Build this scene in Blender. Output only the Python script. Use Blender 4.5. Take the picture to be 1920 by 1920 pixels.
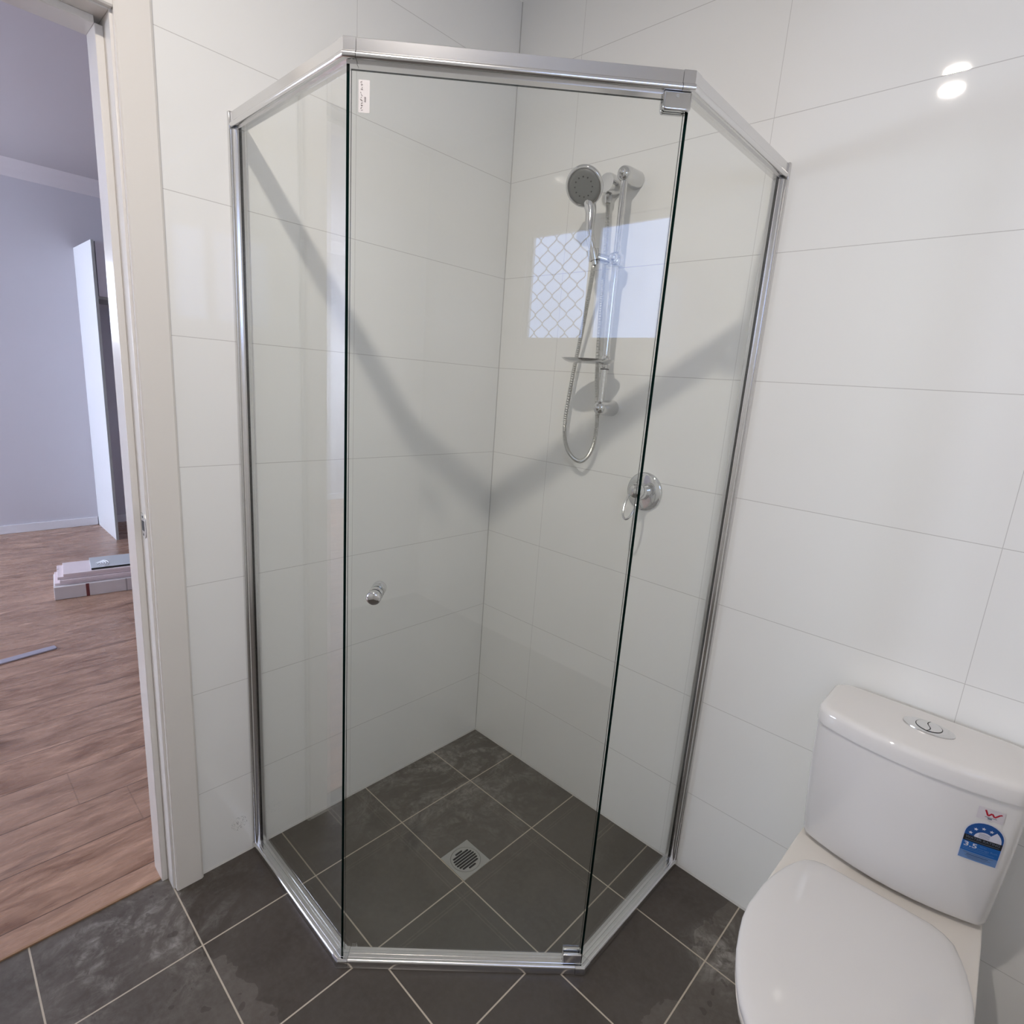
import bpy, bmesh, math, random
from mathutils import Vector, Matrix
random.seed(7)
for o in list(bpy.data.objects): bpy.data.objects.remove(o)
SC = bpy.context.scene
COL = SC.collection
PI = math.pi

# ---------------------------------------------------------------- camera, world, light levels
cd = bpy.data.cameras.new('camera'); cam = bpy.data.objects.new('camera', cd); COL.objects.link(cam)
cam.location = (1.4677, -1.4743, 1.4068)
cam.rotation_euler = (math.radians(77.1387), math.radians(-4.1506), math.radians(43.4679))
cd.sensor_width = 36; cd.lens = 19.7696; cd.clip_start = 0.02
SC.camera = cam
w = bpy.data.worlds.new('world'); SC.world = w; w.use_nodes = True
w.node_tree.nodes['Background'].inputs[0].default_value = (0.75, 0.82, 1, 1)
w.node_tree.nodes['Background'].inputs[1].default_value = 0.6
SC.view_settings.view_transform = 'Standard'; SC.view_settings.look = 'None'
SC.view_settings.exposure = 0.0; SC.view_settings.gamma = 1.0
SC.view_settings.use_curve_mapping = False
SC.cycles.diffuse_bounces = 8; SC.cycles.max_bounces = 16; SC.cycles.transparent_max_bounces = 24
LAMP = 1480.0            # emission of the ceiling downlight disc
WIN_BATH = 2.05          # frosted bathroom window
WIN_ADDED = 37.0         # unseen wide window added to brighten the next room
WIN_HALL = 5.5         # frosted window of the next room

# ---------------------------------------------------------------- helpers
def tag(o, label=None, cat=None, group=None, kind=None):
    if label: o['label'] = label
    if cat: o['category'] = cat
    if group: o['group'] = group
    if kind: o['kind'] = kind
    return o

def empty(name, loc=(0, 0, 0), label=None, cat=None, group=None):
    o = bpy.data.objects.new(name, None); COL.objects.link(o); o.location = loc
    o.empty_display_size = 0.05
    return tag(o, label, cat, group)

def obj(name, bm, mats, parent=None, smooth=40, bevel=0, seg=2):
    me = bpy.data.meshes.new(name); bmesh.ops.recalc_face_normals(bm, faces=bm.faces[:])
    bm.to_mesh(me); bm.free()
    if not isinstance(mats, (list, tuple)): mats = [mats]
    for m in mats: me.materials.append(m)
    if smooth:
        for p in me.polygons: p.use_smooth = True
        me.set_sharp_from_angle(angle=math.radians(smooth))
    o = bpy.data.objects.new(name, me); COL.objects.link(o)
    if bevel:
        b = o.modifiers.new('bevel', 'BEVEL'); b.width = bevel; b.segments = seg
        b.limit_method = 'ANGLE'; b.angle_limit = math.radians(40); b.harden_normals = False
    if parent:
        o.parent = parent
        # geometry is written in world coordinates; undo the parents' offset
        off = Vector((0, 0, 0)); p = parent
        while p: off += p.location; p = p.parent
        o.location = -off
    return o

def box(bm, x0, x1, y0, y1, z0, z1, mi=0):
    vs = [bm.verts.new((x, y, z)) for z in (z0, z1) for y in (y0, y1) for x in (x0, x1)]
    fs = [(0, 2, 3, 1), (4, 5, 7, 6), (0, 1, 5, 4), (2, 6, 7, 3), (0, 4, 6, 2), (1, 3, 7, 5)]
    out = []
    for f in fs:
        q = bm.faces.new([vs[i] for i in f]); q.material_index = mi; out.append(q)
    return out

def B(*a):
    bm = bmesh.new(); box(bm, *a); return bm

def frame_of(d):
    d = Vector(d).normalized()
    a = Vector((0, 0, 1)) if abs(d.z) < 0.9 else Vector((1, 0, 0))
    u = d.cross(a).normalized(); v = d.cross(u).normalized()
    return d, u, v

def lathe(bm, p, d, prof, n=40, mi=0, cap=True):
    """prof: list of (distance along d, radius)"""
    d, u, v = frame_of(d); p = Vector(p); rings = []
    for h, r in prof:
        if r < 1e-6: rings.append([bm.verts.new(p + d * h)])
        else: rings.append([bm.verts.new(p + d * h + (u * math.cos(t) + v * math.sin(t)) * r)
                            for t in [2 * PI * i / n for i in range(n)]])
    for a, b in zip(rings, rings[1:]):
        if len(a) == 1 and len(b) == 1: continue
        for i in range(n):
            j = (i + 1) % n
            if len(a) == 1: f = bm.faces.new((a[0], b[i], b[j]))
            elif len(b) == 1: f = bm.faces.new((a[i], a[j], b[0]))
            else: f = bm.faces.new((a[i], a[j], b[j], b[i]))
            f.material_index = mi
    if cap:
        for r in (rings[0], rings[-1]):
            if len(r) > 2: bm.faces.new(r).material_index = mi
    return bm

def catmull(pts, k=10, closed=False):
    P = [Vector(p) for p in pts]; out = []
    n = len(P); m = n if closed else n - 1
    for i in range(m):
        if closed: p0, p1, p2, p3 = P[i - 1], P[i], P[(i + 1) % n], P[(i + 2) % n]
        else: p0, p1, p2, p3 = P[max(i - 1, 0)], P[i], P[i + 1], P[min(i + 2, n - 1)]
        for j in range(k):
            t = j / k
            out.append(0.5 * ((2 * p1) + (p2 - p0) * t + (2 * p0 - 5 * p1 + 4 * p2 - p3) * t * t + (3 * p1 - p0 - 3 * p2 + p3) * t ** 3))
    if not closed: out.append(P[-1])
    return out

def tube(bm, pts, rad, n=12, closed=False):
    """rad: number or function(index) -> radius"""
    R = rad if callable(rad) else (lambda i: rad)
    m = len(pts); rings = []; d0 = (pts[1] - pts[0]).normalized()
    _, u, v = frame_of(d0)
    for i, p in enumerate(pts):
        if closed: d = (pts[(i + 1) % m] - pts[i - 1]).normalized()
        else: d = (pts[min(i + 1, m - 1)] - pts[max(i - 1, 0)]).normalized()
        u = (u - d * u.dot(d)).normalized(); v = d.cross(u)
        rings.append([bm.verts.new(p + (u * math.cos(t) + v * math.sin(t)) * R(i)) for t in [2 * PI * k / n for k in range(n)]])
    for a in range(m if closed else m - 1):
        A, Bq = rings[a], rings[(a + 1) % m]
        for i in range(n):
            j = (i + 1) % n; bm.faces.new((A[i], A[j], Bq[j], Bq[i]))
    if not closed: bm.faces.new(rings[0]); bm.faces.new(rings[-1])
    return bm

def loft(bm, rings, capt=True, capb=True, mi=0):
    V = [[bm.verts.new(p) for p in r] for r in rings]; n = len(V[0])
    for a, b in zip(V, V[1:]):
        for i in range(n):
            j = (i + 1) % n; bm.faces.new((a[i], a[j], b[j], b[i])).material_index = mi
    if capb: bm.faces.new(V[0]).material_index = mi
    if capt: bm.faces.new(V[-1]).material_index = mi
    return V

def prism(bm, poly, axis, a, b, mi=0):
    """poly of 2D points extruded along axis ('x','y','z') from a to b"""
    def P(p, t):
        return {'x': (t, p[0], p[1]), 'y': (p[0], t, p[1]), 'z': (p[0], p[1], t)}[axis]
    return loft(bm, [[P(p, a) for p in poly], [P(p, b) for p in poly]], mi=mi)

# ---------------------------------------------------------------- materials
class NT:
    def __init__(s, name):
        s.m = bpy.data.materials.new(name); s.m.use_nodes = True; s.t = s.m.node_tree; s.t.nodes.clear()
        s.out = s.t.nodes.new('ShaderNodeOutputMaterial')
    def n(s, typ, **kw):
        q = s.t.nodes.new('ShaderNode' + typ)
        for k, v in kw.items():
            if k.startswith('_'): setattr(q, k[1:], v)
            else: q.inputs[k.replace('__', ' ')].default_value = v
        return q
    def l(s, a, b): s.t.links.new(a, b)
    def math(s, op, a, b=None, c=None):
        q = s.t.nodes.new('ShaderNodeMath'); q.operation = op
        for i, x in enumerate((a, b, c)):
            if x is None: continue
            if isinstance(x, (int, float)): q.inputs[i].default_value = x
            else: s.l(x, q.inputs[i])
        return q.outputs[0]
    def mix(s, f, a, b):
        q = s.t.nodes.new('ShaderNodeMix'); q.data_type = 'RGBA'
        for k, x in (('Factor', f), (6, a), (7, b)):
            i = q.inputs[0] if k == 'Factor' else q.inputs[k]
            if isinstance(x, (int, float)): i.default_value = x
            elif isinstance(x, tuple): i.default_value = x if len(x) == 4 else (*x, 1)
            else: s.l(x, i)
        return q.outputs[2]
    def pos(s):
        g = s.n('NewGeometry'); x = s.n('SeparateXYZ'); s.l(g.outputs['Position'], x.inputs[0]); return g.outputs['Position'], x.outputs
    def ramp(s, v, a, b):
        q = s.t.nodes.new('ShaderNodeMapRange'); q.inputs[1].default_value = a; q.inputs[2].default_value = b
        q.clamp = True; s.l(v, q.inputs[0]); return q.outputs[0]
    def noise(s, vec, scale, detail=3, rough=0.5, dist=0, sc=(1, 1, 1), off=(0, 0, 0)):
        mp = s.n('Mapping'); mp.inputs['Scale'].default_value = sc; mp.inputs['Location'].default_value = off
        s.l(vec, mp.inputs[0]); q = s.n('TexNoise', Scale=scale, Detail=detail, Roughness=rough, Distortion=dist)
        s.l(mp.outputs[0], q.inputs['Vector']); return q.outputs[0]
    def bsdf(s, **kw):
        q = s.n('BsdfPrincipled', **kw); s.l(q.outputs[0], s.out.inputs[0]); return q

def plain(name, col, rough=0.5, metal=0.0, **kw):
    n = NT(name); n.bsdf(Base__Color=(*col, 1), Roughness=rough, Metallic=metal, **kw); return n.m

def emit(name, col, st):
    n = NT(name); q = n.n('Emission', Color=(*col, 1), Strength=st); n.l(q.outputs[0], n.out.inputs[0]); return n.m

def line_mask(n, c, off, pitch, half):
    """1 on a joint line"""
    f = n.math('FRACT', n.math('DIVIDE', n.math('SUBTRACT', c, off), pitch))
    d = n.math('MINIMUM', f, n.math('SUBTRACT', 1.0, f))
    return n.math('LESS_THAN', d, half / pitch)

def wall_tile(name, axis, off, pitch):
    n = NT(name); pos, c = n.pos(); u = c[axis]; z = c[2]
    mu = line_mask(n, u, off, pitch, 0.0006); mz = line_mask(n, z, 0.2571, 0.3, 0.0008)
    g = n.math('MAXIMUM', mu, mz)
    iu = n.math('FLOOR', n.math('DIVIDE', n.math('SUBTRACT', u, off), pitch))
    iz = n.math('FLOOR', n.math('DIVIDE', n.math('SUBTRACT', z, 0.2571), 0.3))
    cx = n.n('CombineXYZ'); n.l(iu, cx.inputs[0]); n.l(iz, cx.inputs[1])
    wn = n.n('TexWhiteNoise'); n.l(cx.outputs[0], wn.inputs['Vector'])
    # each tile sits at a very slightly different angle
    a = n.n('VectorMath', _operation='SUBTRACT'); n.l(wn.outputs['Color'], a.inputs[0]); a.inputs[1].default_value = (.5, .5, .5)
    b = n.n('VectorMath', _operation='SCALE'); n.l(a.outputs[0], b.inputs[0]); b.inputs['Scale'].default_value = 0.010
    ge = n.n('NewGeometry'); d = n.n('VectorMath', _operation='ADD'); n.l(ge.outputs['Normal'], d.inputs[0]); n.l(b.outputs[0], d.inputs[1])
    # one warped tile high on the right wall doubles the lamp's reflection at its lower joint
    warp = n.math('MULTIPLY', n.math('COMPARE', iz, 6.0, .1), n.math('COMPARE', iu, 1.0 if axis == 0 else -99.0, .1))
    wz = n.n('CombineXYZ'); n.l(n.math("MULTIPLY", warp, -.0215), wz.inputs[2])
    d_ = n.n('VectorMath', _operation='ADD'); n.l(d.outputs[0], d_.inputs[0]); n.l(wz.outputs[0], d_.inputs[1]); d = d_
    e = n.n('VectorMath', _operation='NORMALIZE'); n.l(d.outputs[0], e.inputs[0])
    ns = n.noise(pos, 2.5, 2); col = n.mix(ns, (.825, .825, .80), (.855, .855, .835))
    col = n.mix(g, col, (.56, .55, .53))
    if name.endswith('left'):          # small dark scuffs low on the strip beside the doorway
        ds = n.n('VectorMath', _operation='DISTANCE'); n.l(pos, ds.inputs[0]); ds.inputs[1].default_value = (0, -.945, .105)
        sc_ = n.math('MULTIPLY', n.math('LESS_THAN', ds.outputs['Value'], .022), n.math('GREATER_THAN', n.noise(pos, 160, 2, .6, 2), .60))
        col = n.mix(n.math('MULTIPLY', sc_, .7), col, (.10, .09, .09))
    q = n.bsdf(Roughness=0.13); n.l(col, q.inputs['Base Color']); n.l(e.outputs[0], q.inputs['Normal'])
    n.l(n.mix(g, (.03,) * 3, (.7,) * 3), q.inputs['Roughness'])
    return n.m

M = {}
M['tile_left'] = wall_tile('glossy white wall tile left', 1, -.5846, .6)
M['tile_right'] = wall_tile('glossy white wall tile right', 0, .2576, .597)
M['tile_rest'] = wall_tile('glossy white wall tile rest', 1, 0.0, .6)

def slate():
    n = NT('slate look floor tile'); pos, c = n.pos(); x, y = c[0], c[1]
    mx = line_mask(n, x, .2162, .298, .0018); my = line_mask(n, y, -.2263, .298, .0018)
    g = n.math('MAXIMUM', mx, my)
    ix = n.math('FLOOR', n.math('DIVIDE', n.math('SUBTRACT', x, .2162), .298))
    iy = n.math('FLOOR', n.math('DIVIDE', n.math('SUBTRACT', y, -.2263), .298))
    cb = n.n('CombineXYZ'); n.l(ix, cb.inputs[0]); n.l(iy, cb.inputs[1])
    wn = n.n('TexWhiteNoise'); n.l(cb.outputs[0], wn.inputs['Vector'])
    a = n.noise(pos, 5, 5, .6, .6); b = n.noise(pos, 60, 4, .65)
    base = n.mix(n.ramp(a, .38, .62), (.070, .056, .046), (.104, .088, .075))
    base = n.mix(n.math('MULTIPLY', n.ramp(b, .4, .75), .5), base, (.145, .132, .118))
    base = n.mix(n.math('MULTIPLY', wn.outputs['Value'], .35), base, (.078, .073, .060))
    # dried grout haze: pale swirls left by the sponge, strongest near the corner and by the door
    dist = n.n('VectorMath', _operation='DISTANCE'); n.l(pos, dist.inputs[0]); dist.inputs[1].default_value = (0.05, -.22, 0)
    near = n.math('SUBTRACT', 1.0, n.ramp(dist.outputs['Value'], .12, .52))
    dist2 = n.n('VectorMath', _operation='DISTANCE'); n.l(pos, dist2.inputs[0]); dist2.inputs[1].default_value = (0.08, -1.2, 0)
    near2 = n.math('MULTIPLY', n.math('SUBTRACT', 1.0, n.ramp(dist2.outputs['Value'], .02, .3)), .8)
    dist3 = n.n('VectorMath', _operation='DISTANCE'); n.l(pos, dist3.inputs[0]); dist3.inputs[1].default_value = (1.14, -.17, 0)
    near3 = n.math('MULTIPLY', n.math('SUBTRACT', 1.0, n.ramp(dist3.outputs['Value'], .02, .14)), .8)
    near = n.math('MAXIMUM', n.math('MAXIMUM', near, near2), near3)
    s1 = n.noise(pos, 7, 6, .62, 2.6, sc=(1, .7, 1)); s2 = n.noise(pos, 16, 5, .7, 3.5, off=(3, 1, 0))
    sw = n.math('MULTIPLY', n.ramp(s1, .44, .66), n.ramp(s2, .35, .62))
    haze = n.math('MINIMUM', n.math('MULTIPLY', n.math('MULTIPLY', sw, near), 1.5), .95)
    base = n.mix(haze, base, (.30, .285, .26))
    # general dusty film inside the cubicle, wet patches outside
    damp = n.noise(pos, 4.2, 3, .5, .5, off=(.6, 2.2, 0))
    out = n.ramp(n.math('SUBTRACT', x, y), 1.36, 1.40)
    outy = n.ramp(n.math('MULTIPLY', y, -1.0), .895, .905); outx = n.ramp(x, .895, .905)
    outside = n.math('MAXIMUM', out, n.math('MAXIMUM', outy, outx))
    d1 = n.math('SUBTRACT', n.math('MULTIPLY', y, -1.0), .9); d2 = n.math('SUBTRACT', x, .9)
    d3 = n.math('MULTIPLY', n.math('SUBTRACT', n.math('SUBTRACT', x, y), 1.39), .707)
    dd = n.math('MAXIMUM', d1, n.math('MAXIMUM', d2, d3))
    damp2 = n.noise(pos, 9, 4, .6, .3, off=(1.3, .2, 0))
    lim = n.math('ADD', n.math('ADD', .02, n.math('MULTIPLY', damp, .26)), n.math('MULTIPLY', damp2, .07))
    drops = n.math('MULTIPLY', n.math('GREATER_THAN', n.noise(pos, 34, 1, .4, 0), .69), n.math('LESS_THAN', dd, .34))
    wet = n.math('MULTIPLY', n.math('MAXIMUM', n.math('LESS_THAN', dd, lim), drops), outside)
    base = n.mix(n.math('MULTIPLY', n.math('SUBTRACT', 1.0, outside), .35), base, (.125, .120, .10))
    base = n.mix(n.math('MULTIPLY', wet, .48), base, (.030, .022, .018))
    grout = n.mix(b, (.40, .345, .27), (.52, .46, .37))
    col = n.mix(g, base, grout)
    q = n.bsdf(); n.l(col, q.inputs['Base Color'])
    r = n.math('ADD', n.math('MULTIPLY', wet, -.17), n.math('ADD', .42, n.math('MULTIPLY', b, .12)))
    n.l(r, q.inputs['Roughness'])
    h = n.math('ADD', n.math('MULTIPLY', a, .6), n.math('MULTIPLY', b, .25)); h = n.math('SUBTRACT', h, n.math('MULTIPLY', g, .4))
    bp = n.n('Bump', Strength=.25, Distance=.002); n.l(h, bp.inputs['Height']); n.l(bp.outputs[0], q.inputs['Normal'])
    return n.m
M['slate'] = slate()

def timber():
    n = NT('oak look timber floor'); pos, c = n.pos(); x, y = c[0], c[1]; pw = .195
    fx = n.math('DIVIDE', n.math('ADD', x, 1.11), pw); ix = n.math('FLOOR', fx); fr = n.math('FRACT', fx)
    wn = n.n('TexWhiteNoise', _noise_dimensions='1D'); n.l(ix, wn.inputs['W'])
    yy = n.math('ADD', y, n.math('MULTIPLY', wn.outputs['Value'], 1.4)); fy = n.math('FRACT', n.math('DIVIDE', yy, 2.4))
    seam = n.math('LESS_THAN', n.math('MINIMUM', fr, n.math('SUBTRACT', 1.0, fr)), .008)
    end = n.math('LESS_THAN', fy, .0016); seam = n.math('MAXIMUM', seam, end)
    cb = n.n('CombineXYZ'); n.l(x, cb.inputs[0]); n.l(y, cb.inputs[1]); n.l(n.math('MULTIPLY', ix, 1.73), cb.inputs[2])
    v = cb.outputs[0]
    g1 = n.noise(v, 5, 5, .6, .8, sc=(3.2, .9, 1)); g2 = n.noise(v, 30, 4, .65, .4, sc=(3.5, .32, 1)); g3 = n.noise(v, 6, 2, .5, 1.5, sc=(5, .75, 1), off=(2, 5, 1))
    col = n.mix(n.ramp(g1, .3, .7), (.21, .112, .072), (.54, .345, .245))
    col = n.mix(n.math('MULTIPLY', n.ramp(g2, .4, .75), .45), col, (.15, .08, .056))
    col = n.mix(n.math('MULTIPLY', n.ramp(g3, .63, .80), .7), col, (.095, .05, .036))
    col = n.mix(n.math('MULTIPLY', wn.outputs['Value'], .22), col, (.40, .28, .22))
    col = n.mix(n.math('MULTIPLY', n.math('MAXIMUM', n.math('MULTIPLY', end, .35), n.math('SUBTRACT', seam, end)), .8), col, (.05, .03, .022))
    q = n.bsdf(); n.l(col, q.inputs['Base Color']); n.l(n.math('ADD', .20, n.math('MULTIPLY', g2, .16)), q.inputs['Roughness'])
    h = n.math('SUBTRACT', n.math('MULTIPLY', g2, .5), seam)
    bp = n.n('Bump', Strength=.35, Distance=.0015); n.l(h, bp.inputs['Height']); n.l(bp.outputs[0], q.inputs['Normal'])
    return n.m
M['timber'] = timber()
M['timber_edge'] = plain('timber edge', (.30, .175, .10), .5)
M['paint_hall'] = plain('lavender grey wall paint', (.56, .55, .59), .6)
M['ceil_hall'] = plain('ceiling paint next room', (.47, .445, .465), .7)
M['cornice_hall'] = plain('lightened ceiling paint next room', (.60, .57, .59), .6)  # ceiling paint with a lighter colour to offset the shade on the cornice
M['ceil'] = plain('white ceiling paint', (.88, .87, .85), .6)
M['gloss'] = plain('semi gloss cream white trim paint', (.76, .73, .685), .22)
M['skirt'] = plain('white skirting paint', (.70, .70, .73), .35)
M['melamine'] = plain('white melamine board', (.74, .76, .79), .35)
M['melamine_dark'] = plain('raw melamine edge', (.38, .40, .38), .5)
M['chrome'] = plain('polished chrome', (.66, .665, .67), .05, 1.0)
M['chrome_soft'] = plain('bright anodised aluminium', (.74, .735, .73), .20, 1.0)
M['cavity'] = plain('dark cavity', (.01, .01, .01), .6)
M['black'] = plain('black rubber', (.015, .017, .016), .4)
M['steel'] = plain('brushed steel', (.55, .55, .53), .35, 1.0)
M['nozzle'] = plain('grey rubber spray face', (.16, .165, .16), .4)
M['ceramic'] = plain('white glazed ceramic', (.725, .705, .685), .035)
M['seat'] = plain('white moulded seat plastic', (.70, .685, .67), .02)
M['pan'] = plain('cream white glazed ceramic', (.74, .70, .645), .05)
M['sil'] = plain('white silicone bead', (.50, .49, .47), .4)
M['lamp'] = emit('lit lamp diffuser', (1.0, .917, .838), LAMP)

def glass(name, tint, edge=False):
    n = NT(name)
    if edge:
        n.bsdf(Base__Color=(.002, .012, .010, 1), Roughness=.06); return n.m
    ge = n.n('NewGeometry'); ior = n.math('ADD', 1.5, n.math('MULTIPLY', ge.outputs['Backfacing'], 1 / 1.5 - 1.5))
    fr = n.n('Fresnel'); n.l(ior, fr.inputs['IOR'])
    tr = n.n('BsdfTransparent', Color=(*tint, 1)); gl = n.n('BsdfGlossy', Color=(1, 1, 1, 1), Roughness=0.0)
    mx = n.n('MixShader'); n.l(fr.outputs[0], mx.inputs[0]); n.l(tr.outputs[0], mx.inputs[1]); n.l(gl.outputs[0], mx.inputs[2])
    n.l(mx.outputs[0], n.out.inputs[0]); return n.m
M['glass'] = glass('clear toughened glass', (.984, .992, .983))
M['glass_edge'] = glass('green glass edge', None, True)

def frosted(name, col, st, lo):
    n = NT(name); pos, c = n.pos(); ns = n.noise(pos, 90, 3, .6); big = n.noise(pos, 3, 1)
    e = n.n('Emission'); k = n.mix(n.ramp(ns, .3, .7), tuple(x * lo for x in col), col); n.l(k, e.inputs['Color'])
    n.l(n.math('MULTIPLY', n.math('ADD', .75, n.math('MULTIPLY', big, .5)), st), e.inputs['Strength'])
    n.l(e.outputs[0], n.out.inputs[0]); return n.m
M['pane_bath'] = frosted('frosted pane lit by daylight', (.46, .60, 1.0), WIN_BATH * 2.6, .85)
M['pane_hall'] = frosted('daylit pane of next room', (.78, .84, 1.0), WIN_HALL * 2.2, .95)
M['pane_added_light'] = frosted('added light pane of next room', (.74, .82, 1.0), WIN_ADDED, .95)  # glowing pane of the added, unseen window
M['mesh_grey'] = plain('grey security mesh', (.22, .23, .24), .5)
M['alu_white'] = plain('white powder coated aluminium', (.72, .71, .69), .35)

def ink(name, col, r=.35): return plain(name, col, r)

# ---------------------------------------------------------------- room shell
XW, YR, CZ = 2.1, -2.75, 2.62         # window wall, rear wall, ceiling
DX = -.11                             # back of the left wall
JY0, JY1 = -1.122, -1.95              # jamb faces of the doorway
HX, HZ = -4.17, 2.665                 # far wall and ceiling of the next room
HY0, HY1 = -4.6, 1.4
def struct(name, bm, m, **k):
    o = obj(name, bm, m, **k); o['kind'] = 'structure'; return o

struct('floor', B(-.055, XW, YR, 0, -.05, 0), M['slate'], smooth=0)
struct('floor_timber', B(HX, -.062, HY0, HY1, -.05, 0.0), M['timber'], smooth=0)
struct('trim_1', B(-.0615, -.0555, JY1, JY0 - .001, -.02, .0035), M['timber_edge'], smooth=0)
struct('wall_right', B(0, XW, 0, .09, 0, 2.7), M['tile_right'], smooth=0)
bm = bmesh.new()
box(bm, -.022, 0, JY0 + .012, 0, 0, 2.7); box(bm, -.022, 0, JY1 - .012, JY0 + .012, 2.062, 2.7); box(bm, -.022, 0, YR, JY1 - .012, 0, 2.7)
struct('wall_left', bm, M['tile_left'], smooth=0)
bm = bmesh.new()
box(bm, DX, -.022, JY0 + .012, HY1, 0, 2.75); box(bm, DX, -.022, JY1 - .012, JY0 + .012, 2.062, 2.75); box(bm, DX, -.022, HY0, JY1 - .012, 0, 2.75)
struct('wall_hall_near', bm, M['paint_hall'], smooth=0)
# window wall with the opening
WY0, WY1, WZ0, WZ1 = -1.985, -1.115, 1.575, 2.175
bm = bmesh.new()
box(bm, XW, XW + .09, YR, 0, 0, WZ0); box(bm, XW, XW + .09, YR, 0, WZ1, 2.7)
box(bm, XW, XW + .09, YR, WY0, WZ0, WZ1); box(bm, XW, XW + .09, WY1, 0, WZ0, WZ1)
struct('wall_window_side', bm, M['tile_rest'], smooth=0)
struct('wall_rear', B(0, XW, YR - .09, YR, 0, 2.7), M['tile_rest'], smooth=0)
struct('ceiling', B(0, XW, YR, 0, CZ, CZ + .05), M['ceil'], smooth=0)
# cove cornice of the bathroom
bm = bmesh.new(); h = .046
cv = [(0, 0), (h, 0)] + [(h - h * math.sin(t) * .82, -h + h * math.cos(t) * .82 + h * .0) for t in [PI / 2 * k / 6 for k in range(1, 6)]] + [(0, -h)]
prism(bm, [(-p[0], CZ + p[1]) for p in cv], 'x', 0, XW)
struct('trim_2', bm, M['ceil'], smooth=60)
bm = bmesh.new(); prism(bm, [(p[0], CZ + p[1]) for p in cv], 'y', YR, 0)
struct('trim_3', bm, M['ceil'], smooth=60)
# silicone bead along the wall bases
bm = bmesh.new(); prism(bm, [(0, 0), (-.0035, 0), (0, .0045)], 'x', 0, XW); struct('trim_4', bm, M['sil'])
bm = bmesh.new(); prism(bm, [(0, 0), (.0035, 0), (0, .0045)], 'y', -1.05, 0); struct('trim_5', bm, M['sil'])
# corner bead
bm = bmesh.new(); prism(bm, [(0, 0), (.0022, 0), (0, -.0022)], 'z', 0, CZ); struct('trim_6', bm, M['sil'])

# next room
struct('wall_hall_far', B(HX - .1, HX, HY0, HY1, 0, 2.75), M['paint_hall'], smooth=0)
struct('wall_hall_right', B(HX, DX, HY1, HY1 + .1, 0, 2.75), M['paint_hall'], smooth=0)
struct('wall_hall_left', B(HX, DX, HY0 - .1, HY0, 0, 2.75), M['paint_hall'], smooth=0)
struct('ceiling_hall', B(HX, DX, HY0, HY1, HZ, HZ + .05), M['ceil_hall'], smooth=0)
bm = bmesh.new(); h = .10
cv = [(0, 0), (h, 0)] + [(h - h * math.sin(t) * .8, -h + h * math.cos(t) * .8) for t in [PI / 2 * k / 6 for k in range(1, 6)]] + [(0, -h)]
prism(bm, [(HX + p[0], HZ + p[1]) for p in cv], 'y', HY0, HY1)
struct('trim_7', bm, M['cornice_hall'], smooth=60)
struct('baseboard_hall', B(HX, HX + .014, HY0, -.472, 0, .068), M['skirt'], bevel=.003)

# window of the next room, on its far wall
def window(name, x, y0, y1, z0, z1, sx, frame_m, pane_m, split, meshed=None):
    r = empty(name, (x, (y0 + y1) / 2, z0)); r['kind'] = 'structure'
    d = sx * .02; f = .035; X = sorted((x, x + d))
    bm = bmesh.new()
    box(bm, *X, y0, y1, z0, z0 + f); box(bm, *X, y0, y1, z1 - f, z1)
    box(bm, *X, y0, y0 + f, z0 + f, z1 - f); box(bm, *X, y1 - f, y1, z0 + f, z1 - f)
    if split: box(bm, *X, split - .026, split + .026, z0 + f, z1 - f)
    obj('window_frame', bm, frame_m, r, bevel=.002)
    xs = sorted((x - d * .1, x + d * .25))
    spans = [(y0 + f, split - .026), (split + .026, y1 - f)] if split else [(y0 + f, y1 - f)]
    for a, b in spans: obj('window_pane', B(*xs, a, b, z0 + f, z1 - f), pane_m, r, smooth=0)
    return r, spans, f
window('window_2', HX + .001, -3.0, -1.93, 1.52, 2.09, 1, M['alu_white'], M['pane_hall'], None)
bm = bmesh.new()      # added window, out of view on the next room's left wall, as fill light
hx0, hx1, hz0, hz1 = -3.95, -2.45, .95, 2.1
r3 = empty('added_light_window', ((hx0 + hx1) / 2, HY0, hz0)); r3['kind'] = 'structure'
yy0, yy1 = HY0 + .001, HY0 + .022; f = .04
box(bm, hx0, hx1, yy0, yy1, hz0, hz0 + f); box(bm, hx0, hx1, yy0, yy1, hz1 - f, hz1)
for xa in (hx0, (hx0 + hx1) / 2 - f / 2, hx1 - f): box(bm, xa, xa + f, yy0, yy1, hz0 + f, hz1 - f)
obj('window_frame', bm, M['alu_white'], r3, bevel=.002)
for xa, xb in ((hx0 + f, (hx0 + hx1) / 2 - f / 2), ((hx0 + hx1) / 2 + f / 2, hx1 - f)):
    obj('window_pane', B(xa, xb, yy0 + .003, yy0 + .010, hz0 + f, hz1 - f), M['pane_added_light'], r3, smooth=0)
w1, spans, f = window('window_1', XW + .03, WY0 + .03, WY1 - .03, WZ0 + .03, WZ1 - .03, -1, M['alu_white'], M['pane_bath'], -1.55)
bm = bmesh.new()      # white reveal
for a in ((WY0, WY1, WZ0, WZ0 + .03), (WY0, WY1, WZ1 - .03, WZ1), (WY0, WY0 + .03, WZ0 + .03, WZ1 - .03), (WY1 - .03, WY1, WZ0 + .03, WZ1 - .03)):
    box(bm, XW - .002, XW + .085, *a)
obj('window_reveal', bm, M['alu_white'], w1)
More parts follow.
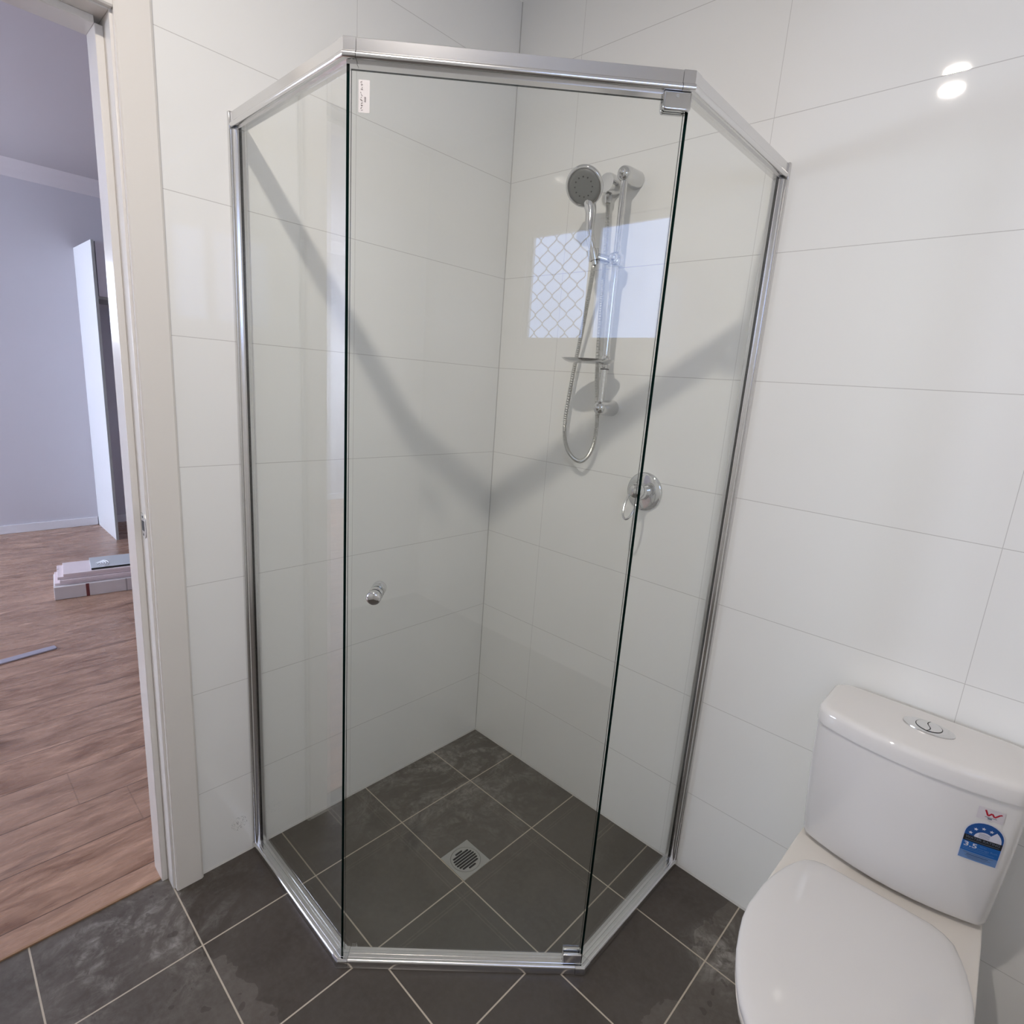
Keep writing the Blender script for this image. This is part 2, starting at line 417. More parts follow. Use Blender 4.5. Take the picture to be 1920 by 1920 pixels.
# diamond security mesh over the left half (wavy expanded metal)
bm = bmesh.new(); a, b = spans[0]; za, zb = WZ0 + .065, WZ1 - .065; xm = XW - .004; cw, ch = .097, .085
nn = int((b - a) / (cw / 2)) + 2
for i in range(nn):
    run = []
    for k in range(0, 97):
        z = za + (zb - za) * k / 96; y = a + cw / 2 * (i - .3) + (1 if i % 2 else -1) * cw / 4 * (.8 * math.sin((z - za) / ch * 2 * PI) + .2 * (1 - 4 * abs(((z - za) / ch + .25) % 1.0 - .5)))
        y = max(a + .001, min(b - .001, y)); run.append(Vector((xm, y, z)))
    if a - .02 < a + cw / 2 * (i - .3) < b + .02: tube(bm, run, .0024, 6)
obj('security_mesh', bm, M['mesh_grey'], w1)

# ---------------------------------------------------------------- doorway lining (setting)
d1 = empty('door_1', (0, JY0, 0)); d1['kind'] = 'structure'
aw = [( .0, 0), (.013, 0), (.0155, .003), (.0155, .062), (.012, .067), (0, .067)]
bm = bmesh.new(); prism(bm, [(p[0], -1.117 + p[1]) for p in aw], 'z', .001, 2.117)
obj('architrave', bm, M['gloss'], d1, smooth=30)
bm = bmesh.new(); prism(bm, [(p[0], JY1 - .005 - p[1]) for p in aw], 'z', .001, 2.117)
obj('architrave', bm, M['gloss'], d1, smooth=30)
bm = bmesh.new(); prism(bm, [(p[0], 2.05 + p[1]) for p in aw], 'y', JY1 - .004, -1.118)
obj('architrave', bm, M['gloss'], d1, smooth=30)
obj('jamb', B(DX - .002, .002, JY0, JY0 + .014, 0.001, 2.062), M['gloss'], d1, bevel=.0015)
obj('jamb', B(DX - .002, .002, JY1 - .014, JY1, 0.001, 2.062), M['gloss'], d1, bevel=.0015)
obj('door_head', B(DX - .002, .002, JY1, JY0, 2.047, 2.062), M['gloss'], d1, bevel=.0015)
obj('door_stop', B(DX - .002, -.044, JY0 - .0145, JY0, 0.001, 2.035), M['gloss'], d1, bevel=.0015)
obj('door_stop', B(DX - .002, -.044, JY1, JY1 + .0145, 0.001, 2.035), M['gloss'], d1, bevel=.0015)
obj('door_stop', B(DX - .002, -.044, JY1 + .0145, JY0 - .0145, 2.033, 2.047), M['gloss'], d1, bevel=.0015)
bm = bmesh.new(); ys = JY0 - .0015
sp = [(-.036, .991), (-.012, .991)] + [(-.006 + .004 * math.sin(t), 1.02 - .022 * math.cos(t)) for t in [PI * k / 6 for k in range(7)]] + [(-.012, 1.049), (-.036, 1.049)]
prism(bm, sp, 'y', ys, JY0 + .001)
sk = obj('strike_plate', bm, M['steel'], d1, smooth=30)
bm = bmesh.new(); box(bm, -.030, -.014, ys - .0006, ys + .001, 1.008, 1.032)
lathe(bm, (-.022, ys - .0006, .9985), (0, 1, 0), [(0, .003), (.001, .003)], 12); lathe(bm, (-.022, ys - .0006, 1.0415), (0, 1, 0), [(0, .003), (.001, .003)], 12)
obj('latch_hole', bm, M['cavity'], sk)

# ---------------------------------------------------------------- ceiling downlight
LX, LY = .9406, -1.3904
dl = empty('downlight', (LX, LY, CZ), 'round lit ceiling downlight above the shower front, mirrored in the wall tiles', 'ceiling light')
obj('diffuser', lathe(bmesh.new(), (LX, LY, CZ - .007), (0, 0, -1), [(0, .034), (.0015, .034)], 40), M['lamp'], dl)
obj('trim_ring', lathe(bmesh.new(), (LX, LY, CZ), (0, 0, -1), [(0, .066), (.005, .066), (.0085, .060), (.0085, .038), (.0072, .0365), (.0, .0365)], 40, cap=False), M['alu_white'], dl)

# ---------------------------------------------------------------- shower screen
SS = empty('shower_screen', (.45, -.45, 0), 'chrome framed clear glass corner shower screen with angled door on the dark tiles', 'shower screen')
YL, XR, K = -.893, .897, 1.375           # glass planes y=YL, x=XR, x-y=K
VB = Vector((K + YL, YL, 0)); VC = Vector((XR, XR - K, 0))
VA = Vector((0.0, YL, 0)); VD = Vector((XR, 0.0, 0))
n1 = Vector((0, -1, 0)); n2 = Vector((1, -1, 0)).normalized(); n3 = Vector((1, 0, 0))
def mit(a, b):
    m = (a + b).normalized(); return m / m.dot(a)
def seg_rail(prof, P, mP, Q, mQ):
    bm = bmesh.new(); rings = []
    for V, m in ((P, mP), (Q, mQ)): rings.append([V + m * u + Vector((0, 0, v)) for u, v in prof])
    loft(bm, rings); return bm
mB, mC = mit(n1, n2), mit(n2, n3)
def arc(cx, cy, r, a0, a1, k=6): return [(cx + r * math.cos(math.radians(a0 + (a1 - a0) * i / k)), cy + r * math.sin(math.radians(a0 + (a1 - a0) * i / k))) for i in range(k + 1)]
bot = [(-.020, .0005), (.0175, .0005), (.0185, .004), (.0185, .016)] + arc(.0125, .0175, .006, 0, 90) + [(.0085, .0228), (.0078, .0222), (.0070, .0228), (.0031, .0228), (.0028, .0215), (-.0028, .0215), (-.0031, .0228), (-.009, .0228), (-.0095, .0220), (-.0105, .0220), (-.0110, .0228), (-.0175, .0228), (-.020, .020)]
top = [(-.0125, 1.949), (.0115, 1.949), (.0125, 1.948), (.0125, 1.929)] + arc(.0100, .0, .0062, 62, -88, 8) + [(.004, 1.9175), (.004, 1.9135), (-.012, 1.9135), (-.0125, 1.914)]
top = [(u, v if v > 1 else v + 1.9235) for u, v in top]
jl = .016                                # visible length of corner joiners
tAB = (VB - VA).normalized(); tBC = (VC - VB).normalized(); tCD = (VD - VC).normalized()
cw_ = .029
for prof, nm, s in ((bot, 'bottom_rail', .001), (top, 'top_rail', .0006)):
    g = .0006
    obj(nm, seg_rail(prof, VA + tAB * (.0106 if nm == 'top_rail' else .002), n1, VB - tAB * jl, n1), M['chrome_soft'], SS, smooth=25)
    obj(nm, seg_rail(prof, VB + tBC * jl, n2, VC - tBC * jl, n2), M['chrome_soft'], SS, smooth=25)
    obj(nm, seg_rail(prof, VC + tCD * jl, n3, VD - tCD * (.0106 if nm == 'top_rail' else .002), n3), M['chrome_soft'], SS, smooth=25)
    big = [(u * 1.05, 0) for u, v in prof]
    z0 = min(v for u, v in prof); z1 = max(v for u, v in prof); zc = (z0 + z1) / 2
    pj = [(u * 1.06 + .0002, zc + (v - zc) * 1.03) for u, v in prof]
    pj = [(u, max(v, .0004)) for u, v in pj]
    for V, ta, na, tb, nb, m in ((VB, tAB, n1, tBC, n2, mB), (VC, tBC, n2, tCD, n3, mC)):
        bm = bmesh.new(); rings = []
        for P, mm in ((V - ta * (jl - g), na), (V, m), (V + tb * (jl - g), nb)):
            rings.append([P + mm * u + Vector((0, 0, v)) for u, v in pj])
        loft(bm, rings)
        obj('corner_joiner', bm, M['chrome'] if nm == 'bottom_rail' else M['chrome_soft'], SS, smooth=25)
# wall channels: (u along the outward normal, w away from the wall)
def channel(base, nrm, away):
    bm = bmesh.new()
    pr = [(-.013, .0002), (.0165, .0002), (.0165, .010), (.0150, .012), (.0150, .013), (.0125, .0135)] + [(.0125 - .0035 + .0035 * math.cos(t), .0185 + .005 * math.sin(t)) for t in [PI / 2 * (k / 5 * 2 - 1) for k in range(6)]] + \
         [(.0045, .0245), (.0045, .028), (.0032, .029), (.0032, .014), (-.0032, .014), (-.0032, .029), (-.0105, .029), (-.013, .0265)]
    poly = [tuple((base + nrm * u + away * w_)[:2]) for u, w_ in pr]
    prism(bm, poly, 'z', .0008, 1.9125)
    p2 = [(-.013, .0002), (.0165, .0002), (.0165, .010), (.0150, .011), (-.013, .011)]
    return bm
def channel_cap(base, nrm, away):
    bm = bmesh.new(); pr = [(-.0131, .0002), (.0166, .0002), (.0166, .0102), (-.0131, .0102)]
    prism(bm, [tuple((base + nrm * u + away * w_)[:2]) for u, w_ in pr], 'z', 1.9127, 1.9505); return bm
for base, nr, aw_ in ((VA, n1, Vector((1, 0, 0))), (VD, n3, Vector((0, -1, 0)))):
    ch_ = obj('wall_channel', channel(base, nr, aw_), M['chrome_soft'], SS, smooth=25)
    obj('end_cap', channel_cap(base, nr, aw_), M['chrome_soft'], ch_, bevel=.001)

def pane(P, Q, nrm, z0, z1, t=.006):
    """glass sheet: faces clear, edges dark green"""
    bm = bmesh.new(); a = nrm * (t / 2); rings = []
    for z in (z0, z1):
        rings.append([bm.verts.new(p + Vector((0, 0, z))) for p in (P - a, Q - a, Q + a, P + a)])
    lo, hi = rings
    for i in range(4):
        f_ = bm.faces.new((lo[i], lo[(i + 1) % 4], hi[(i + 1) % 4], hi[i])); f_.material_index = 0 if i in (0, 2) else 1
    bm.faces.new(lo).material_index = 0; bm.faces.new(hi).material_index = 1
    return bm
t_ = .006
obj('glass_panel', pane(VA + tAB * .015, VB - tAB * .0005, n1, .0218, 1.918), [M['glass'], M['glass_edge']], SS, smooth=0)
obj('glass_panel', pane(VC + tCD * .0005, VD - tCD * .015, n3, .0218, 1.918), [M['glass'], M['glass_edge']], SS, smooth=0)
door = obj('glass_door', pane(VB + tBC * .0055, VC - tBC * .0055, n2, .034, 1.9065), [M['glass'], M['glass_edge']], SS, smooth=0)
def dp(s, z, u=0): return VB + tBC * (s) + n2 * u + Vector((0, 0, z))
# knob, both sides
kn = .0655; kz = .964
for sd in (1, -1):
    bm = lathe(bmesh.new(), dp(kn, kz, sd * .0031), n2 * sd, [(0, .0125), (.0005, .0145), (.004, .0150), (.0085, .0145), (.010, .0128), (.013, .0122), (.0145, .0135), (.021, .0150), (.0275, .0150), (.0315, .0130), (.0335, .0095), (.0340, 0)], 36)
    k_ = obj('door_knob', bm, M['chrome'], door, smooth=50)
    obj('rubber_washer', lathe(bmesh.new(), dp(kn, kz, sd * .0140), n2 * sd, [(-.0008, .01235), (-.0008, .0128), (.0008, .0128), (.0008, .01235)], 36, cap=False), M['black'], door)
# pivot blocks
def block(s0, s1, z0, z1, ua, ub, r=.006, cr=.3):
    bm = bmesh.new(); prof = [(s0, z1), (s0, z0 + r)] + [(s0 + r - r * math.cos(t), z0 + r - r * math.sin(t)) for t in [PI / 2 * k / 5 for k in range(1, 6)]] + \
        [(s1 - r + r * math.sin(t), z0 + r - r * math.cos(t)) for t in [PI / 2 * k / 5 for k in range(0, 6)]] + [(s1, z1)]
    loft(bm, [[dp(s, z, ua) for s, z in prof], [dp(s, z, ub) for s, z in prof]]); return bm
for ua, ub in ((.0032, .0125), (-.0032, -.0125)):
    obj('pivot_block', block(.541, .5905, 1.887, 1.9165, ua, ub), M['chrome'], door, bevel=.003, seg=4)
    bm = bmesh.new(); vs = []
    obj('pivot_block', block(.5405, .5855, .027, .0525, ua, ub * .9, .002), M['chrome_soft'], door, bevel=.002, seg=2)
obj('pivot_screw', lathe(bmesh.new(), dp(.565, 1.909, .0123), n2, [(0, .0028), (.001, .0028), (.001, .0012), (.0004, .0012)], 14), M['steel'], door)
# paper label with faint grey writing, etched glass marks
lb = obj('paper_label', (lambda bm: (loft(bm, [[dp(s, z, .0032) for s, z in ((.0185, 1.8915), (.0185, 1.842), (.0375, 1.842), (.0375, 1.8915))], [dp(s, z, .0035) for s, z in ((.0185, 1.8915), (.0185, 1.842), (.0375, 1.842), (.0375, 1.8915))]]), bm)[1])(bmesh.new()), ink('label paper', (.62, .59, .585)), door, smooth=0)
def strokes(bm, lines, wd, place, h=.0002):
    for (a, b) in lines:
        a = Vector(a); b = Vector(b); d = (b - a); n_ = Vector((-d.y, d.x)).normalized() * wd / 2
        q = [a - n_, b - n_, b + n_, a + n_]
        loft(bm, [[place(p.x, p.y, 0) for p in q], [place(p.x, p.y, h) for p in q]])
bm = bmesh.new(); rnd = random.Random(3); L = []
z = 1.889
while z > 1.845:
    hgt = .0022 + rnd.random() * .0014
    x0 = .0217
    for k in range(rnd.choice((2, 3))):
        p = (x0 + rnd.random() * .0042, z - rnd.random() * hgt); q = (x0 + rnd.random() * .0042, z - hgt * rnd.random())
        if (Vector(p) - Vector(q)).length > .0012: L.append((p, q))
    z -= hgt + .0010
for z in (1.8655, 1.8640, 1.8622, 1.8605, 1.8588): L.append(((.0287, z), (.0312, z - .0004)))
strokes(bm, L, .0009, lambda a, b, h: dp(a, b, .0036 + h))
obj('label_writing', bm, ink('grey label ink', (.16, .13, .13)), door, smooth=0)
def etched(place, parent):
    bm = bmesh.new(); L = []
    for r_ in range(4):
        for k in range(4):
            L.append(((k * .0022, r_ * .0026), (k * .0022 + .0014, r_ * .0026 + .0002)))
    L += [((.0095, -.001), (.0105, .0075)), ((.0105, .0075), (.0122, -.001)), ((.0095, -.001), (.0122, -.001)), ((.0092, .010), (.0110, .010))]
    strokes(bm, L, .0006, place, .0001)
    return obj('etched_mark', bm, ink('etched glass', (.55, .56, .54), .6), parent, smooth=0)
etched(lambda a, b, h: dp(.0245 + a, .0495 + b, .0031 + h), door)
etched(lambda a, b, h: VC + tCD * (.012 + a) + n3 * (.0031 + h) + Vector((0, 0, .047 + b)), SS)

# ---------------------------------------------------------------- floor drain
dr = empty('floor_drain', (.463, -.471, 0), 'square stainless floor waste with round slotted grate set in the shower tiles', 'drain')
x0, x1, y0, y1 = .4095, .5155, -.5235, -.4165; cx, cy = (x0 + x1) / 2, (y0 + y1) / 2; R = .0455
bm = bmesh.new(); N = 64                    # plate with round hole
outer = []
for i in range(N):
    t = 2 * PI * i / N; c_, s_ = math.cos(t), math.sin(t); k = 1 / max(abs(c_), abs(s_)); outer.append((cx + c_ * k * .053, cy + s_ * k * .053))
inner = [(cx + R * math.cos(2 * PI * i / N), cy + R * math.sin(2 * PI * i / N)) for i in range(N)]
ro = [bm.verts.new((*p, .0016)) for p in outer]; ri = [bm.verts.new((*p, .0016)) for p in inner]
rb = [bm.verts.new((*p, .0002)) for p in outer]; rj = [bm.verts.new((*p, .0004)) for p in inner]
for i in range(N):
    j = (i + 1) % N
    bm.faces.new((ro[i], ro[j], ri[j], ri[i])); bm.faces.new((rb[i], rb[j], ro[j], ro[i])); bm.faces.new((ri[i], ri[j], rj[j], rj[i]))
obj('drain_plate', bm, M['steel'], dr, smooth=0)
gr = obj('drain_grate', lathe(bmesh.new(), (cx, cy, .0003), (0, 0, 1), [(0, R - .0009), (.0013, R - .0009)], 48), M['steel'], dr, smooth=30)
bm = bmesh.new(); ns = 8; pitch = .0088
for k in range(ns):
    xx = cx + (k - (ns - 1) / 2) * pitch; hl = math.sqrt(max(.0365 ** 2 - (xx - cx) ** 2, 0)) - .002
    if k in (0, ns - 1): hl = .0105
    r = .0031; poly = []
    for t in [PI * q / 6 for q in range(7)]: poly.append((xx + r * math.cos(t), cy + hl + r * math.sin(t)))
    for t in [PI + PI * q / 6 for q in range(7)]: poly.append((xx + r * math.cos(t), cy - hl + r * math.sin(t)))
    prism(bm, poly, 'z', .0010, .00175)
obj('grate_slots', bm, M['cavity'], gr, smooth=0)

# ---------------------------------------------------------------- shower rail set
RX, RY = .496, -.062
sh = empty('shower_rail', (RX, RY, 1.35), 'chrome sliding shower rail with end brackets and slider on the white tiles', 'shower rail')
obj('rail', lathe(bmesh.new(), (RX, RY, 1.362), (0, 0, 1), [(0, .0095), (.61, .0095)], 28), M['chrome'], sh)
for z in (1.983, 1.356):
    bm = lathe(bmesh.new(), (RX, 0, z), (0, -1, 0), [(0.0002, .0235), (.003, .0245), (.045, .0225), (.062, .021), (.072, .0185), (.079, .013), (.081, 0)], 36)
    obj('wall_bracket', bm, M['chrome'], sh, smooth=50)
    obj('cap_ball', lathe(bmesh.new(), (RX + .001, RY - .012, z), (0, -1, 0), [(0, .010), (.006, .0105), (.011, .008), (.014, 0)], 24), M['chrome'], sh, smooth=60)
bm = lathe(bmesh.new(), (RX, RY, 1.748), (0, 0, 1), [(0, .0098), (0, .0195), (.003, .0215), (.014, .0225), (.026, .0215), (.034, .014), (.036, .0098)], 32, cap=False)
sl = obj('slider', bm, M['chrome'], sh, smooth=50)
obj('slider_knob', lathe(bmesh.new(), (RX + .005, RY - .016, 1.765), (.3, -1, 0), [(0, .010), (.010, .0125), (.018, .0115), (.023, .007), (.0245, 0)], 24), M['chrome'], sl, smooth=60)
bm = bmesh.new(); tube(bm, [Vector((RX - .012, RY - .010, 1.762)), Vector((.472, -.083, 1.764)), Vector((.458, -.097, 1.768))], .0125, 14)
obj('slider_arm', bm, M['chrome'], sl, smooth=60)
HB = Vector((.4500, -.1000, 1.7600)); HT = Vector((.4190, -.1240, 1.8950)); hd = (HT - HB).normalized()
obj('cradle', lathe(bmesh.new(), HB + hd * .004, hd, [(-.004, .0118), (-.004, .0165), (.024, .0180), (.024, .0128)], 28, cap=False), M['chrome'], sl, smooth=50)
# hand shower
hs = empty('hand_shower', tuple(HB), 'chrome round-headed hand shower with grey spray face held on the rail slider', 'hand shower')
bm = bmesh.new(); P = catmull([HB - hd * .012, HB + hd * .03, HB + hd * .075, Vector((.4270, -.1080, 1.886)), Vector((.4175, -.1085, 1.914)), Vector((.4120, -.1130, 1.940))], 8)
tube(bm, P, lambda i: [.0085, .0105, .0125, .0150, .018, .012][min(i // 8, 5)] + ((i % 8) / 8) * ([.0085, .0105, .0125, .0150, .018, .012, .012][min(i // 8, 5) + 1] - [.0085, .0105, .0125, .0150, .018, .012][min(i // 8, 5)]), 18)
obj('handle', bm, M['chrome'], hs, smooth=60)
HN = Vector((.30, -.78, -.46)).normalized(); HC = Vector((.4185, -.136, 1.9445))
bm = lathe(bmesh.new(), HC - HN * .004, HN, [(-.022, 0), (-.021, .016), (-.014, .036), (-.004, .049), (.003, .0525), (.008, .0520), (.0115, .0485), (.0115, .0450), (.0095, .0435)], 48, cap=False)
hh = obj('shower_head', bm, M['chrome'], hs, smooth=50)
obj('spray_face', lathe(bmesh.new(), HC - HN * .004, HN, [(.0085, .0437), (.0102, .043), (.0118, .036), (.0128, .020), (.013, 0)], 48, cap=False), M['nozzle'], hh, smooth=60)
bm = bmesh.new(); d_, u_, v_ = frame_of(HN)
for k in range(12):
    t = 2 * PI * k / 12; lathe(bm, HC + HN * .0078 + (u_ * math.cos(t) + v_ * math.sin(t)) * .0245, HN, [(0, .0024), (.0018, .0020)], 8)
for k in range(26):
    t = 2 * PI * k / 26; lathe(bm, HC + HN * .0058 + (u_ * math.cos(t) + v_ * math.sin(t)) * .0365, HN, [(0, .0010), (.0014, .0007)], 6)
obj('nozzles', bm, M['black'], hh)
# wall elbow
EC = Vector((.424, 0, 1.978))
el = empty('wall_outlet', tuple(EC), 'short round chrome water outlet on the wall behind the hand shower', 'water outlet')
obj('outlet_body', lathe(bmesh.new(), EC, (0, -1, 0), [(.0002, .0275), (.002, .029), (.040, .0275), (.047, .025), (.0485, 0)], 40), M['chrome'], el, smooth=50)
obj('hose_nut', lathe(bmesh.new(), EC + Vector((.002, -.030, -.024)), (0, 0, -1), [(0, .0085), (.006, .0085), (.006, .0115), (.022, .0105), (.026, .008)], 10), M['chrome'], el, smooth=30)
# hose
hp = catmull([(.426, -.030, 1.928), (.431, -.032, 1.89), (.441, -.038, 1.75), (.448, -.042, 1.62), (.451, -.034, 1.455), (.4655, -.028, 1.31), (.460, -.034, 1.225),
              (.426, -.042, 1.185), (.376, -.044, 1.215), (.352, -.040, 1.29), (.362, -.036, 1.44), (.386, -.045, 1.56), (.420, -.072, 1.67), (.4485, -.0990, 1.7475)], 40)
bm = bmesh.new(); tube(bm, hp, lambda i: .0066 if i % 2 else .0058, 10)
tag(obj('shower_hose', bm, M['steel'], smooth=20), 'long ribbed metal hose looping down from wall outlet to hand shower', 'hose')
# soap dish
SD = Vector((.470, -.112, 1.487))
sd = empty('soap_dish', tuple(SD), 'thin oval chrome soap dish clipped low on the shower rail', 'soap dish')
bm = bmesh.new(); rings = []
ang = math.radians(28)
for a_, b_, h_ in ((.020, .012, -.009), (.055, .034, -.008), (.070, .045, -.002), (.076, .0495, .003), (.0775, .051, .0045), (.0755, .049, .0042), (.068, .044, .0005), (.054, .033, -.006), (.018, .011, -.0072)):
    rings.append([SD + Vector((a_ * math.cos(t) * math.cos(ang) - b_ * math.sin(t) * math.sin(ang), a_ * math.cos(t) * math.sin(ang) + b_ * math.sin(t) * math.cos(ang), h_)) for t in [2 * PI * k / 48 for k in range(48)]])
loft(bm, rings)
obj('dish', bm, M['chrome'], sd, smooth=60)
obj('clip', lathe(bmesh.new(), (RX, RY, 1.470), (0, 0, 1), [(0, .0097), (0, .0135), (.004, .0150), (.020, .0160), (.030, .0145), (.034, .0125), (.034, .0097)], 28, cap=False), M['chrome'], sd, smooth=50)
obj('rubber_ring', lathe(bmesh.new(), (RX, RY, 1.4655), (0, 0, 1), [(0, .0097), (0, .0125), (.0035, .0125), (.0035, .0097)], 28, cap=False), M['black'], sd, smooth=50)
# mixer
MC = Vector((.642, 0, 1.1245))
mx = empty('shower_mixer', tuple(MC), 'round chrome shower mixer with open loop lever on the wall tiles', 'mixer tap')
obj('cover_plate', lathe(bmesh.new(), MC, (0, -1, 0), [(.0002, .0575), (.003, .0578), (.0065, .0555), (.009, .049), (.0105, .034), (.0105, 0)], 56), M['chrome'], mx, smooth=50)
obj('collar', lathe(bmesh.new(), MC + Vector((0, -.0105, 0)), (0, -1, 0), [(0, .024), (.010, .0225), (.022, .0225), (.0235, .0215), (.030, .0215), (.033, .019)], 36), M['chrome'], mx, smooth=40)
hc = MC + Vector((.004, -.0455, .006))
obj('lever_head', lathe(bmesh.new(), hc, Vector((.15, -1, .12)), [(0, .017), (.004, .0225), (.016, .0235), (.026, .0205), (.033, .013), (.0345, 0)], 36), M['chrome'], mx, smooth=60)
lp = catmull([(.6330, -.071, 1.121), (.6330, -.088, 1.095), (.6400, -.104, 1.066), (.6520, -.108, 1.056), (.6640, -.104, 1.066), (.6680, -.088, 1.095), (.6640, -.071, 1.121)], 8)
obj('loop_lever', tube(bmesh.new(), lp, .0034, 10), M['chrome'], mx, smooth=60)

# ---------------------------------------------------------------- toilet
TX = 1.408
to = empty('toilet', (TX, -.33, 0), 'white ceramic close-coupled toilet with closed lid and blue rating label, right of the shower', 'toilet')
def fillet(pts, rads, k=6):
    out = []; n = len(pts)
    for i in range(n):
        p = Vector(pts[i]); a = Vector(pts[i - 1]) - p; b = Vector(pts[(i + 1) % n]) - p; r = rads[i]
        if r <= 0: out.append(tuple(p)); continue
        ha = a.normalized(); hb = b.normalized(); th = ha.angle(hb); d = r / math.tan(th / 2)
        c_ = p + (ha + hb).normalized() * (r / math.sin(th / 2)); s_ = p + ha * d; e_ = p + hb * d
        a0 = math.atan2(s_.y - c_.y, s_.x - c_.x); a1 = math.atan2(e_.y - c_.y, e_.x - c_.x); da = (a1 - a0 + PI) % (2 * PI) - PI
        for j in range(k + 1): out.append((c_.x + r * math.cos(a0 + da * j / k), c_.y + r * math.sin(a0 + da * j / k)))
    return out
def d_shape(hw, yb, ys, ym, rb, rf, nf=9):
    """back corners, sides, then a bowed front (parabola)"""
    pts = [(TX - hw, yb)]; rad = [rb]
    pts.append((TX - hw, ys)); rad.append(rf)
    for i in range(1, nf):
        t = -1 + 2 * i / nf; pts.append((TX + hw * t, ym + (ys - ym) * t * t)); rad.append(0)
    pts.append((TX + hw, ys)); rad.append(rf); pts.append((TX + hw, yb)); rad.append(rb)
    return fillet(pts, rad, 7)
def at(poly, z): return [Vector((p[0], p[1], z)) for p in poly]
# cistern body: parameters vary linearly with height
ZB, ZT = .392, .733
def cpar(z):
    t = (z - ZB) / (ZT - ZB); s = max(0, min(1, t)); e = 1 - (1 - s) ** 1.6
    return .1755 + .0035 * s, -.086 - .086 * e, -.121 - .087 * e     # half width, side y, mid y
rings = []
for z, ins in ((ZB, .010), (ZB + .003, .004), (ZB + .008, .001), (ZB + .02, 0), (.45, 0), (.50, 0), (.55, 0), (.60, 0), (.65, 0), (.70, 0), (ZT, 0)):
    hw, ys, ym = cpar(z); rings.append(at(d_shape(hw - ins, -.012, ys + ins, ym + ins, .012, .026), z))
bm = bmesh.new(); loft(bm, rings); cist = obj('cistern', bm, M['ceramic'], to, smooth=50)
def front(x, z, off=.0006):
    hw, ys, ym = cpar(z); t = (x - TX) / hw; return Vector((x, ym + (ys - ym) * t * t - off, z))
rings = []
for z, ins in ((.7345, .006), (.7345, .0005), (.738, 0), (.760, .0003), (.7665, .002), (.7705, .0055), (.7722, .010), (.773, .017)):
    rings.append(at(d_shape(.1815 - ins, -.010 - ins * .6, -.178 + ins, -.213 + ins, .030, .040), z))
bm = bmesh.new(); loft(bm, rings); clid = obj('cistern_lid', bm, M['ceramic'], to, smooth=60)
# black infill, set back, keeps the gap under the lid dark
obj('lid_gap_infill', (lambda bm: (loft(bm, [at(d_shape(.163, -.02, -.150, -.185, .02, .03), z) for z in (.7325, .735)]), bm)[1])(bmesh.new()), M['black'], to, smooth=0)
# flush button: oval plate and two half buttons split by an S
BX, BY, BZ = 1.416, -.091, .7732
bm = bmesh.new(); rings = []
for a_, b_, h_ in ((.0455, .0285, 0), (.0450, .028, .0022), (.040, .0235, .0036), (.033, .019, .0040)):
    rings.append([Vector((BX + a_ * math.cos(t), BY + b_ * math.sin(t), BZ + h_)) for t in [2 * PI * k / 48 for k in range(48)]])
loft(bm, rings); fp = obj('flush_plate', bm, M['chrome_soft'], clid, smooth=40)
bm = bmesh.new(); lathe(bm, (BX, BY, BZ + .0036), (0, 0, 1), [(0, .0235), (.0008, .0235)], 40)
obj('button_gap', bm, M['cavity'], clid, smooth=0)
for sgn in (1, -1):
    S = [Vector((BX + .0035 * math.sin(PI * 2 * q / 12), BY + .0222 * (q / 6 - 1), 0)) for q in range(13)]
    S = [p + Vector((sgn * .0009, 0, 0)) for p in S]
    arcp = [Vector((BX + sgn * .0222 * math.sin(t), BY + .0222 * math.cos(t), 0)) for t in [PI * q / 16 for q in range(1, 16)]]
    poly = S + arcp
    bm = bmesh.new(); loft(bm, [[p + Vector((0, 0, BZ + h)) for p in poly] for h in (.0038, .0052)])
    obj('flush_button', bm, M['chrome_soft'], clid, smooth=30, bevel=.0004)
# seat lid / seat / pan outlines: half widths by y
half = [(-.168, .100), (-.176, .122), (-.19, .139), (-.22, .153), (-.247, .163), (-.29, .174), (-.33, .180), (-.40, .1835), (-.44, .180), (-.477, .172), (-.515, .162), (-.545, .151), (-.58, .135), (-.606, .120), (-.632, .098), (-.652, .070), (-.664, .038), (-.668, .0)]
def egg(ins, y_off=0, sx=1, lst=half):
    r = []
    for y, h in lst: r.append((TX - .003 + max(h - ins, 0) * sx, y + y_off))
    cyy = -.42; s = (.25 - ins) / .25
    r = [(x, cyy + (y - y_off - cyy) * s + y_off) for x, y in r]
    return r + [(2 * (TX - .003) - x, y) for x, y in reversed(r[:-1])]
def egg_obj(nm, levels, mat, par):
    bm = bmesh.new(); loft(bm, [at(egg(i_), z) for z, i_ in levels]); return obj(nm, bm, mat, par, smooth=50)
egg_obj('seat_lid', [(.3925, .004), (.394, .0005), (.400, 0), (.4055, .002), (.4085, .007), (.4105, .017), (.4120, .040), (.4125, .075)], M['seat'], to)
egg_obj('seat', [(.3850, .006), (.386, .002), (.3905, .002), (.3918, .005)], M['seat'], to)
for sx_ in (-1, 1):
    obj('hinge', lathe(bmesh.new(), (TX - .003 + sx_ * .075 - .02, -.162, .3915), (1, 0, 0), [(0, .0065), (.04, .0065)], 18), M['seat'], to)
ph = [(-.014, .172), (-.05, .176), (-.12, .1785), (-.20, .180), (-.28, .182), (-.34, .183), (-.40, .1815), (-.44, .178), (-.477, .170), (-.515, .160), (-.545, .149), (-.58, .133), (-.606, .118), (-.630, .096), (-.648, .068), (-.660, .036), (-.664, .0)]
def panring(z, sx, sy, back=1.0):
    r = []
    for y, h in ph: r.append((h * sx, -.014 + (y + .014) * sy))
    r = [(TX - .003 + x, y) for x, y in r]
    return at(r + [(2 * (TX - .003) - x, y) for x, y in reversed(r[:-1])], z)
